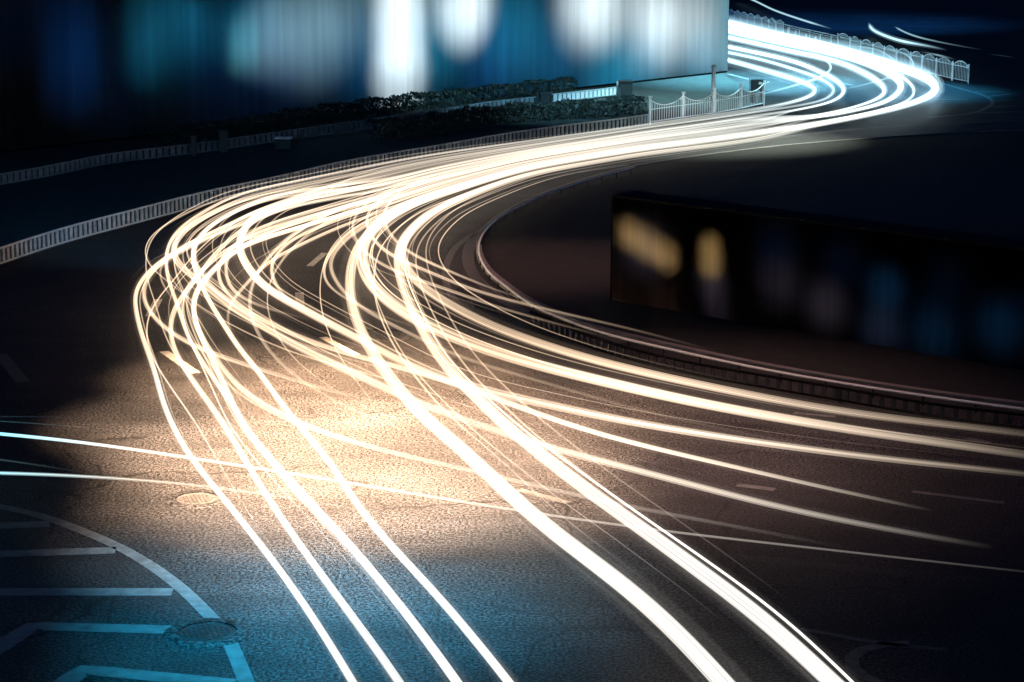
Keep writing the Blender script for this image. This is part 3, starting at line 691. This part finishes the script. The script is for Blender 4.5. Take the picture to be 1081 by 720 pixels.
# name: (radius m, material, glow, fade at start m, fade at end m, corridor position, loop, points from the near end, label)
TR = [
 (.055, 'trail', 1, 0, 0, .12, 7, [(390, 750), (371, 717), (346, 676), (324, 642), (293, 598), (260, 556), (222, 509), (200, 482), (175, 434), (162, 387), (150, 355), (143, 325), (142, 308), (157, 286), (173, 273), (205, 254), (240, 238), (272, 222), (320, 205)],
  'outermost left cream light streak, running from the bottom edge up round the leftmost bend'),
 (.055, 'trail', .8, 8, 0, .2, 2, [(480, 440), (400, 424), (345, 413), (300, 398), (270, 388), (235, 378), (205, 366), (180, 352), (162, 335), (152, 320), (151, 302), (160, 287), (176, 273), (210, 256), (280, 226), (320, 209)],
  'light streak splitting from the outermost left bend and crossing to the right under the others'),
 (.06, 'trail', 1.1, 0, 0, .4, 4, [(440, 748), (422, 720), (399, 687), (371, 650), (343, 612), (307, 562), (281, 523), (261, 490), (239, 451), (205, 404), (185, 373), (179, 348), (181, 332), (190, 315), (200, 303), (213, 287), (223, 272), (238, 257), (255, 242), (275, 230), (300, 219)],
  'second white light streak from the left along the bottom edge'),
 (.065, 'trail', 1.1, 0, 0, .6, 3, [(500, 745), (482, 719), (449, 673), (416, 631), (382, 589), (352, 556), (322, 525), (298, 498), (269, 466), (251, 439), (241, 415), (224, 380), (213, 357), (205, 335), (203, 320), (207, 305), (217, 293), (235, 275), (258, 258), (300, 245)],
  'third white light streak from the left along the bottom edge'),
 (.05, 'trail', .9, 14, 0, 0, 1, [(455, 700), (430, 660), (395, 615), (355, 566), (318, 528), (285, 487), (262, 455), (245, 427), (226, 400), (212, 380), (197, 352), (187, 320), (178, 297), (175, 275), (180, 253), (193, 238), (217, 222), (247, 207), (272, 199), (310, 192)],
  'slim cream light streak hugging the third one and swinging up closest to the outer barrier'),
 (.06, 'trail', 1.1, 0, 0, .25, 2, [(556, 745), (538, 719), (510, 687), (482, 651), (441, 606), (404, 567), (367, 520), (357, 498), (329, 465), (310, 443), (293, 421), (272, 390), (255, 372), (238, 345), (223, 322), (213, 302), (205, 283), (203, 265), (210, 250), (223, 237), (247, 223), (272, 212), (300, 203)],
  'fourth white light streak from the left along the bottom edge, through the warm patch'),
 (.13, 'thick', .9, 0, 0, .8, 6, [(785, 745), (765, 722), (735, 688), (700, 653), (659, 617), (617, 587), (576, 556), (538, 522), (510, 495), (477, 465), (443, 437), (416, 404), (393, 373), (379, 345), (372, 325), (369, 300), (371, 280), (378, 260), (393, 242), (412, 228), (440, 213)],
  'broad white light streak sweeping down to the middle of the bottom edge'),
 (.12, 'thick', .9, 0, 0, .97, 6, [(905, 745), (878, 720), (823, 667), (777, 630), (728, 595), (676, 556), (620, 518), (580, 486), (537, 453), (504, 420), (479, 397), (465, 378), (448, 353), (437, 330), (427, 308), (421, 288), (420, 265), (428, 248), (445, 231), (462, 219)],
  'broad white light streak reaching the bottom edge farthest right, with a thin one beside it'),
 (.022, 'trail', 1.1, 0, 0, .93, 5, [(925, 745), (900, 720), (837, 659), (789, 622), (742, 589), (687, 551), (642, 520), (600, 488), (566, 465), (523, 428), (494, 401), (475, 381), (461, 360), (448, 336), (436, 310), (428, 288), (426, 265), (434, 246), (450, 230), (465, 216)],
  'hair-thin white light streak just right of the broadest pair at the bottom edge'),
 (.11, 'thick', 1, 25, 0, .3, 4, [(1140, 507), (1080, 499), (1031, 494), (948, 487), (864, 476), (820, 470), (742, 459), (676, 448), (617, 437), (562, 423), (523, 416), (494, 411), (469, 401), (430, 385), (400, 369), (383, 360), (365, 350), (340, 338), (315, 323), (290, 311), (273, 297), (262, 283), (255, 271), (252, 257), (258, 241), (272, 226), (310, 212)],
  'thick cream light streak crossing the junction to the right edge, third from the island'),
 (.16, 'thick', 1, 22, 0, .78, 6, [(1150, 490), (1080, 479), (1003, 469), (920, 457), (837, 444), (798, 437), (714, 421), (631, 401), (586, 391), (527, 374), (484, 359), (457, 347), (433, 335), (415, 322), (398, 308), (387, 293), (382, 278), (382, 265), (387, 250), (399, 236), (415, 224), (440, 212)],
  'thickest cream light streak running to the right edge, second from the island'),
 (.13, 'thick', 1, 25, 0, 1.0, 0, [(1150, 467), (1080, 457), (1003, 448), (920, 440), (837, 426), (781, 415), (714, 401), (631, 382), (576, 365), (520, 345), (470, 319), (448, 305), (434, 291), (425, 276), (423, 262), (430, 248), (445, 233), (462, 221)],
  'thick white light streak nearest the island, running round the inside of the bend'),
 (.05, 'trail', .8, 14, 0, .45, 3, [(760, 372), (700, 356), (660, 345), (593, 331), (558, 321), (522, 314), (471, 295), (440, 281), (420, 275), (410, 268), (397, 257), (388, 242), (387, 228), (395, 215), (413, 203), (440, 192)],
  'slender cream light streak looping across the bundle and on beside the island kerb'),
 (.045, 'trail', .6, 6, 0, .4, 2, [(570, 321), (552, 316), (522, 306), (481, 289), (448, 275), (432, 267), (420, 257), (410, 245), (405, 232), (407, 220), (415, 208), (432, 195), (457, 184)],
  'slender tan light streak looping across the bundle, uppermost of three by the kerb'),
 (.045, 'trail', .55, 8, 0, .5, 4, [(660, 361), (644, 357), (583, 340), (542, 330), (491, 312), (450, 298), (420, 288), (398, 277), (385, 266), (375, 252), (371, 240), (378, 223), (393, 210), (413, 199), (440, 190)],
  'dim tan light streak, lowest of the three slender ones beside the kerb'),
 (.045, 'trail', .85, 10, 0, .72, 5, [(470, 352), (437, 346), (413, 339), (393, 330), (377, 320), (355, 312), (345, 301), (340, 288), (344, 274), (352, 262), (364, 248), (380, 237), (407, 224)],
  'slim cream loop opening leftwards in the middle of the bundle, beside the lane dash'),
 (.06, 'trail', .6, 25, 0, .75, 4, [(900, 480), (820, 464), (770, 454), (687, 437), (603, 412), (566, 401), (508, 385), (469, 371), (440, 355), (407, 340), (377, 322), (362, 308), (352, 293), (347, 279), (353, 265), (368, 250), (385, 238), (410, 226)],
  'slim amber light streak leaving the middle bundle and fading between two thick ones'),
 (.06, 'trail', .7, 10, 0, .35, 3, [(985, 539), (975, 537), (892, 520), (837, 507), (781, 494), (714, 479), (631, 459), (576, 440), (520, 419), (480, 405), (440, 392), (404, 382), (371, 376), (340, 366), (309, 353), (282, 340), (250, 323), (225, 305), (211, 288), (204, 270), (209, 252), (226, 236), (255, 220), (300, 206)],
  'amber light streak ending in open asphalt at the right, above the longest fading one'),
 (.09, 'trail', .8, 16, 0, .08, 1, [(1050, 578), (1031, 575), (975, 566), (920, 556), (850, 542), (781, 526), (714, 507), (640, 488), (566, 469), (527, 457), (479, 438), (438, 426), (413, 412), (371, 393), (329, 373), (302, 360), (272, 340), (247, 327), (230, 312), (214, 299), (200, 290), (187, 278), (182, 266), (186, 251), (200, 238), (225, 224), (260, 209), (310, 197)],
  'long amber light streak crossing from the left knot and tapering away at lower right'),
 (.06, 'trail', .9, 30, 0, .55, 4, [(700, 520), (640, 507), (560, 490), (496, 473), (465, 468), (438, 459), (399, 446), (357, 426), (316, 401), (288, 376), (272, 352), (263, 325), (265, 303), (275, 282), (290, 264), (315, 243), (340, 229), (373, 214)],
  'cream light streak curving down through the warm patch and melting into it'),
 (.06, 'trail', .7, 14, 0, .5, 3, [(900, 580), (837, 567), (781, 556), (714, 544), (653, 534), (617, 525), (576, 515), (510, 499), (454, 487), (399, 476), (357, 462), (316, 448), (288, 434), (260, 417), (247, 405), (232, 385), (215, 360), (205, 338), (204, 320), (210, 303), (222, 289), (240, 272), (262, 256), (300, 239)],
  'light streak crossing the middle of the warm patch and meeting the low horizontal one'),
 (.05, 'trail', .7, 4, 0, .45, 2, [(330, 338), (305, 332), (275, 325), (255, 317), (245, 308), (239, 295), (238, 280), (241, 267), (250, 255), (265, 245), (285, 236), (310, 228)],
  'short curl of light inside the left knot, its tail pointing right'),
 (.05, 'trail', .8, 6, 0, .48, 4, [(300, 352), (270, 334), (250, 320), (236, 307), (230, 293), (230, 280), (236, 268), (250, 256), (275, 244), (310, 233)],
  'curl of light just outside the short one in the left knot'),
 (.05, 'trail', .9, 10, 0, .7, 6, [(262, 385), (250, 365), (239, 340), (240, 325), (250, 310), (263, 297), (277, 281), (290, 272), (320, 257), (357, 240), (390, 228)],
  'light streak dropping straight down from the lowest edge of the left bundle'),
 (.05, 'trail', .8, 4, 0, .66, 5, [(320, 330), (300, 313), (290, 300), (285, 285), (289, 272), (302, 257), (322, 245), (350, 234), (385, 222)],
  'short curl of light beside the dark gap right of the left knot'),
 (.03, 'faint', 1.2, 3, 0, .05, 1, [(190, 325), (180, 313), (170, 298), (167, 284), (172, 274), (190, 264), (205, 256), (240, 243), (272, 231), (320, 214)],
  'dull violet wisp of light left of the knot'),
 (.034, 'trail', 1.3, 0, 20, 9, 0, [(-70, 452), (1, 458), (56, 462), (111, 470), (194, 482), (250, 491), (297, 498), (357, 507), (454, 525), (538, 537), (576, 544), (659, 555), (714, 563), (781, 570), (892, 582), (975, 592), (1080, 603), (1150, 611)],
  'long thin light streak crossing the whole road from the left edge to the lower right'),
 (.03, 'faint', .6, 0, 6, 9, 0, [(-60, 478), (1, 484), (43, 490), (84, 498), (110, 503)],
  'short faint blue streak meeting the lower horizontal streak near the left edge'),
 (.034, 'trail', .7, 0, 10, 9, 0, [(-60, 498), (1, 499), (84, 501), (140, 506), (222, 512), (300, 524), (343, 533), (427, 546), (538, 561)],
  'pale blue streak just above the pale manhole cover'),
 (.16, 'faint', .16, 10, 14, 9, 0, [(480, 556), (538, 563), (617, 571), (687, 578), (798, 590), (864, 596), (1031, 612)],
  'wide very dim band of light below the long thin streak'),
 (.012, 'faint', .6, 0, 6, 9, 0, [(-60, 440), (20, 439), (80, 440), (120, 442)], 'uppermost hair-thin blue streak at the left edge'),
 (.012, 'faint', .6, 0, 8, 9, 0, [(-60, 441), (1, 444), (80, 450), (150, 456), (210, 462)], 'hair-thin blue streak just above the long crossing one at the left edge'),
 (.05, 'trail', .8, 4, 6, 9, 0, [(917, 24), (921, 31), (930, 36), (954, 44), (980, 48.5), (1000, 53)], 'bright short streak in the dark beyond the nearer railing'),
 (.04, 'faint', 1.1, 2, 10, 9, 0, [(944, 28), (955, 34), (972, 40), (1010, 48), (1040, 53)], 'paler streak above the bright short one beyond the railing'),
 (.025, 'faint', 1.0, 3, 3, 9, 0, [(1043, 57), (1055, 58), (1072, 61)], 'tiny streak near the upper right corner'),
 (.04, 'faint', .9, 3, 3, 9, 0, [(969, 54), (985, 57), (1010, 63)], 'faint streak along the top of the nearer railing'),
 (.05, 'faint', 1.4, 0, 6, 9, 0, [(780, -6), (797, 1), (818, 11), (850, 22), (880, 31)], 'streak at the top edge beyond the farther railing'),
 (.03, 'faint', 1.3, 3, 10, 9, 0, [(880, 47), (917, 50), (935, 57), (946, 66), (944, 75), (932, 84), (898, 93), (870, 99)], 'thin looping wisp crossing in front of the nearer railing'),
 (.03, 'faint', 1.3, 3, 10, 9, 0, [(925, 48), (948, 54), (961, 61), (964, 70), (955, 78), (941, 82), (900, 92), (870, 98)], 'outer thin looping wisp over the nearer railing'),
 (.045, 'trail', .8, 3, 10, 9, 0, [(850, 54), (865, 59), (875, 66), (877, 73), (869, 80), (857, 85), (843, 89), (806, 99), (770, 107)], 'thin streak hooking back across the bend above the signal box'),
 (.05, 'trail', .7, 10, 30, 9, 0, [(690, 160), (740, 155), (803, 147), (866, 140), (929, 134), (992, 130), (1055, 127.5), (1100, 126)], 'straight cool streak on along the far edge of the island'),
 (.05, 'faint', 1.4, 10, 10, 9, 0, [(300, 209), (328, 195), (357, 184), (407, 172), (457, 163), (540, 151), (620, 140), (700, 129), (790, 116)], 'slim streak overlapping the foot of the outer barrier'),
 (.05, 'faint', 1.2, 10, 10, 9, 0, [(330, 222), (400, 199), (470, 182), (560, 163), (620, 153), (700, 143), (800, 133)], 'soft tan streak within the upper half of the main bundle'),
 (.06, 'faint', 1.2, 10, 10, 9, 0, [(360, 226), (420, 205), (500, 184), (560, 171), (620, 161), (700, 150), (800, 140)], 'soft tan streak within the lower half of the main bundle'),
]

def ss(a, b, x):
    x = max(0, min(1, (x - a) / (b - a))); return x * x * (3 - 2 * x)

def tube(name, pts, r, m, glow, f0, f1, parent=None, n=12, loc=None, across=0):
    cs = cum(pts); T = cs[-1]
    verts, faces, gl, axs, arr = [], [], [], [], []
    for i, p in enumerate(pts):
        t = (pts[min(i + 1, len(pts) - 1)] - pts[max(i - 1, 0)]); t.normalize()
        side = Vector((-t.y, t.x, 0)); side.normalize(); up = Vector((0, 0, 1))
        g_ = glow * (1 + 3.2 * ss(-1, 4, p.x) * (1 - ss(48, 58, p.y)) * across)
        if f0: g_ *= min(1, cs[i] / f0) ** 1.5
        if f1: g_ *= min(1, (T - cs[i]) / f1) ** 1.5
        taper = 1.0
        g_ *= 1 - .70 * ss(58, 76, p.y) + .75 * ss(90, 104, p.y)
        if m == 'halo': g_ *= 1 - ss(55, 66, p.y) + 4.5 * ss(90, 102, p.y)
        taper += .6 * ss(92, 108, p.y) - .2 * ss(60, 72, p.y) * (1 - ss(85, 95, p.y))
        if f0 and cs[i] < f0: taper *= .45 + .55 * cs[i] / f0
        if f1 and T - cs[i] < f1: taper *= .45 + .55 * (T - cs[i]) / f1
        for k in range(n):
            a = 2 * math.pi * k / n - math.pi / 2; arr.append(k / n)
            verts.append(p + (side * math.cos(a) + up * math.sin(a)) * r * taper); gl.append(g_); axs.extend(t)
    for i in range(len(pts) - 1):
        for k in range(n):
            j = (k + 1) % n
            faces.append((i * n + k, i * n + j, (i + 1) * n + j, (i + 1) * n + k))
    me = bpy.data.meshes.new(name); me.from_pydata(verts, [], faces)
    me.polygons.foreach_set('use_smooth', [True] * len(faces))
    at_ = me.attributes.new('glow', 'FLOAT', 'POINT'); at_.data.foreach_set('value', gl)
    au = me.attributes.new('around', 'FLOAT', 'POINT'); au.data.foreach_set('value', arr)
    av = me.attributes.new('axis', 'FLOAT_VECTOR', 'POINT'); av.data.foreach_set('vector', axs)
    me.materials.append(M[m]); me.update()
    o = bpy.data.objects.new(name, me); COL.objects.link(o)
    if parent: o.parent = parent
    return o

for (r, m, gl, f0, f1, tc, loop, pts, label) in TR:
    px = list(pts)
    if tc != 9:
        px += corr(tc, max(330, pts[-1][0] + 12))
        if loop: px += LOOP[loop]
        else: px += [(866, 140), (929, 134)]
    W = [at(x, y, ZT) for x, y in px]
    P = smooth(resample(catmull(W), .45), 14)
    if tc != 9 and not loop: f1 = 30
    t = thing('light_trail', label, 'light trail', (0, 0, 0), group='light trails of passing headlamps')
    slow = 1 if pts[0][0] > 950 and pts[0][1] < 600 else 0
    tube('streak', P, r, m, gl, f0, f1, t, across=slow)
    if tc != 9 and r > .03:
        for q in range(6 if slow else 7 if 'third white' in label else random.choice((2, 3, 4))):
            off = random.choice((-1, 1)) * random.uniform(r * 1.1, r * 2.2 + .28 + .12 * slow); dz = random.uniform(-.12, .1)
            i0 = random.randint(0, len(P) // 3); i1 = random.randint(len(P) * 2 // 3, len(P) - 1)
            F = []
            for i in range(i0, i1):
                if P[i].y > 86: break
                d = (P[min(i + 1, len(P) - 1)] - P[max(i - 1, 0)]).normalized()
                F.append(P[i] + Vector((-d.y, d.x, 0)) * off * (1 + .5 * math.sin(i * .02)) + Vector((0, 0, dz)))
            if len(F) < 30: continue
            tube('filament', F, random.uniform(.012, .026), 'faint', random.uniform(.8, 2.2), 12, 12, t, 5)
    if r >= .05 and m != 'faint':
        tube('soft_glow', P, r * 2.4, 'halo', gl, f0, f1, t, across=slow)
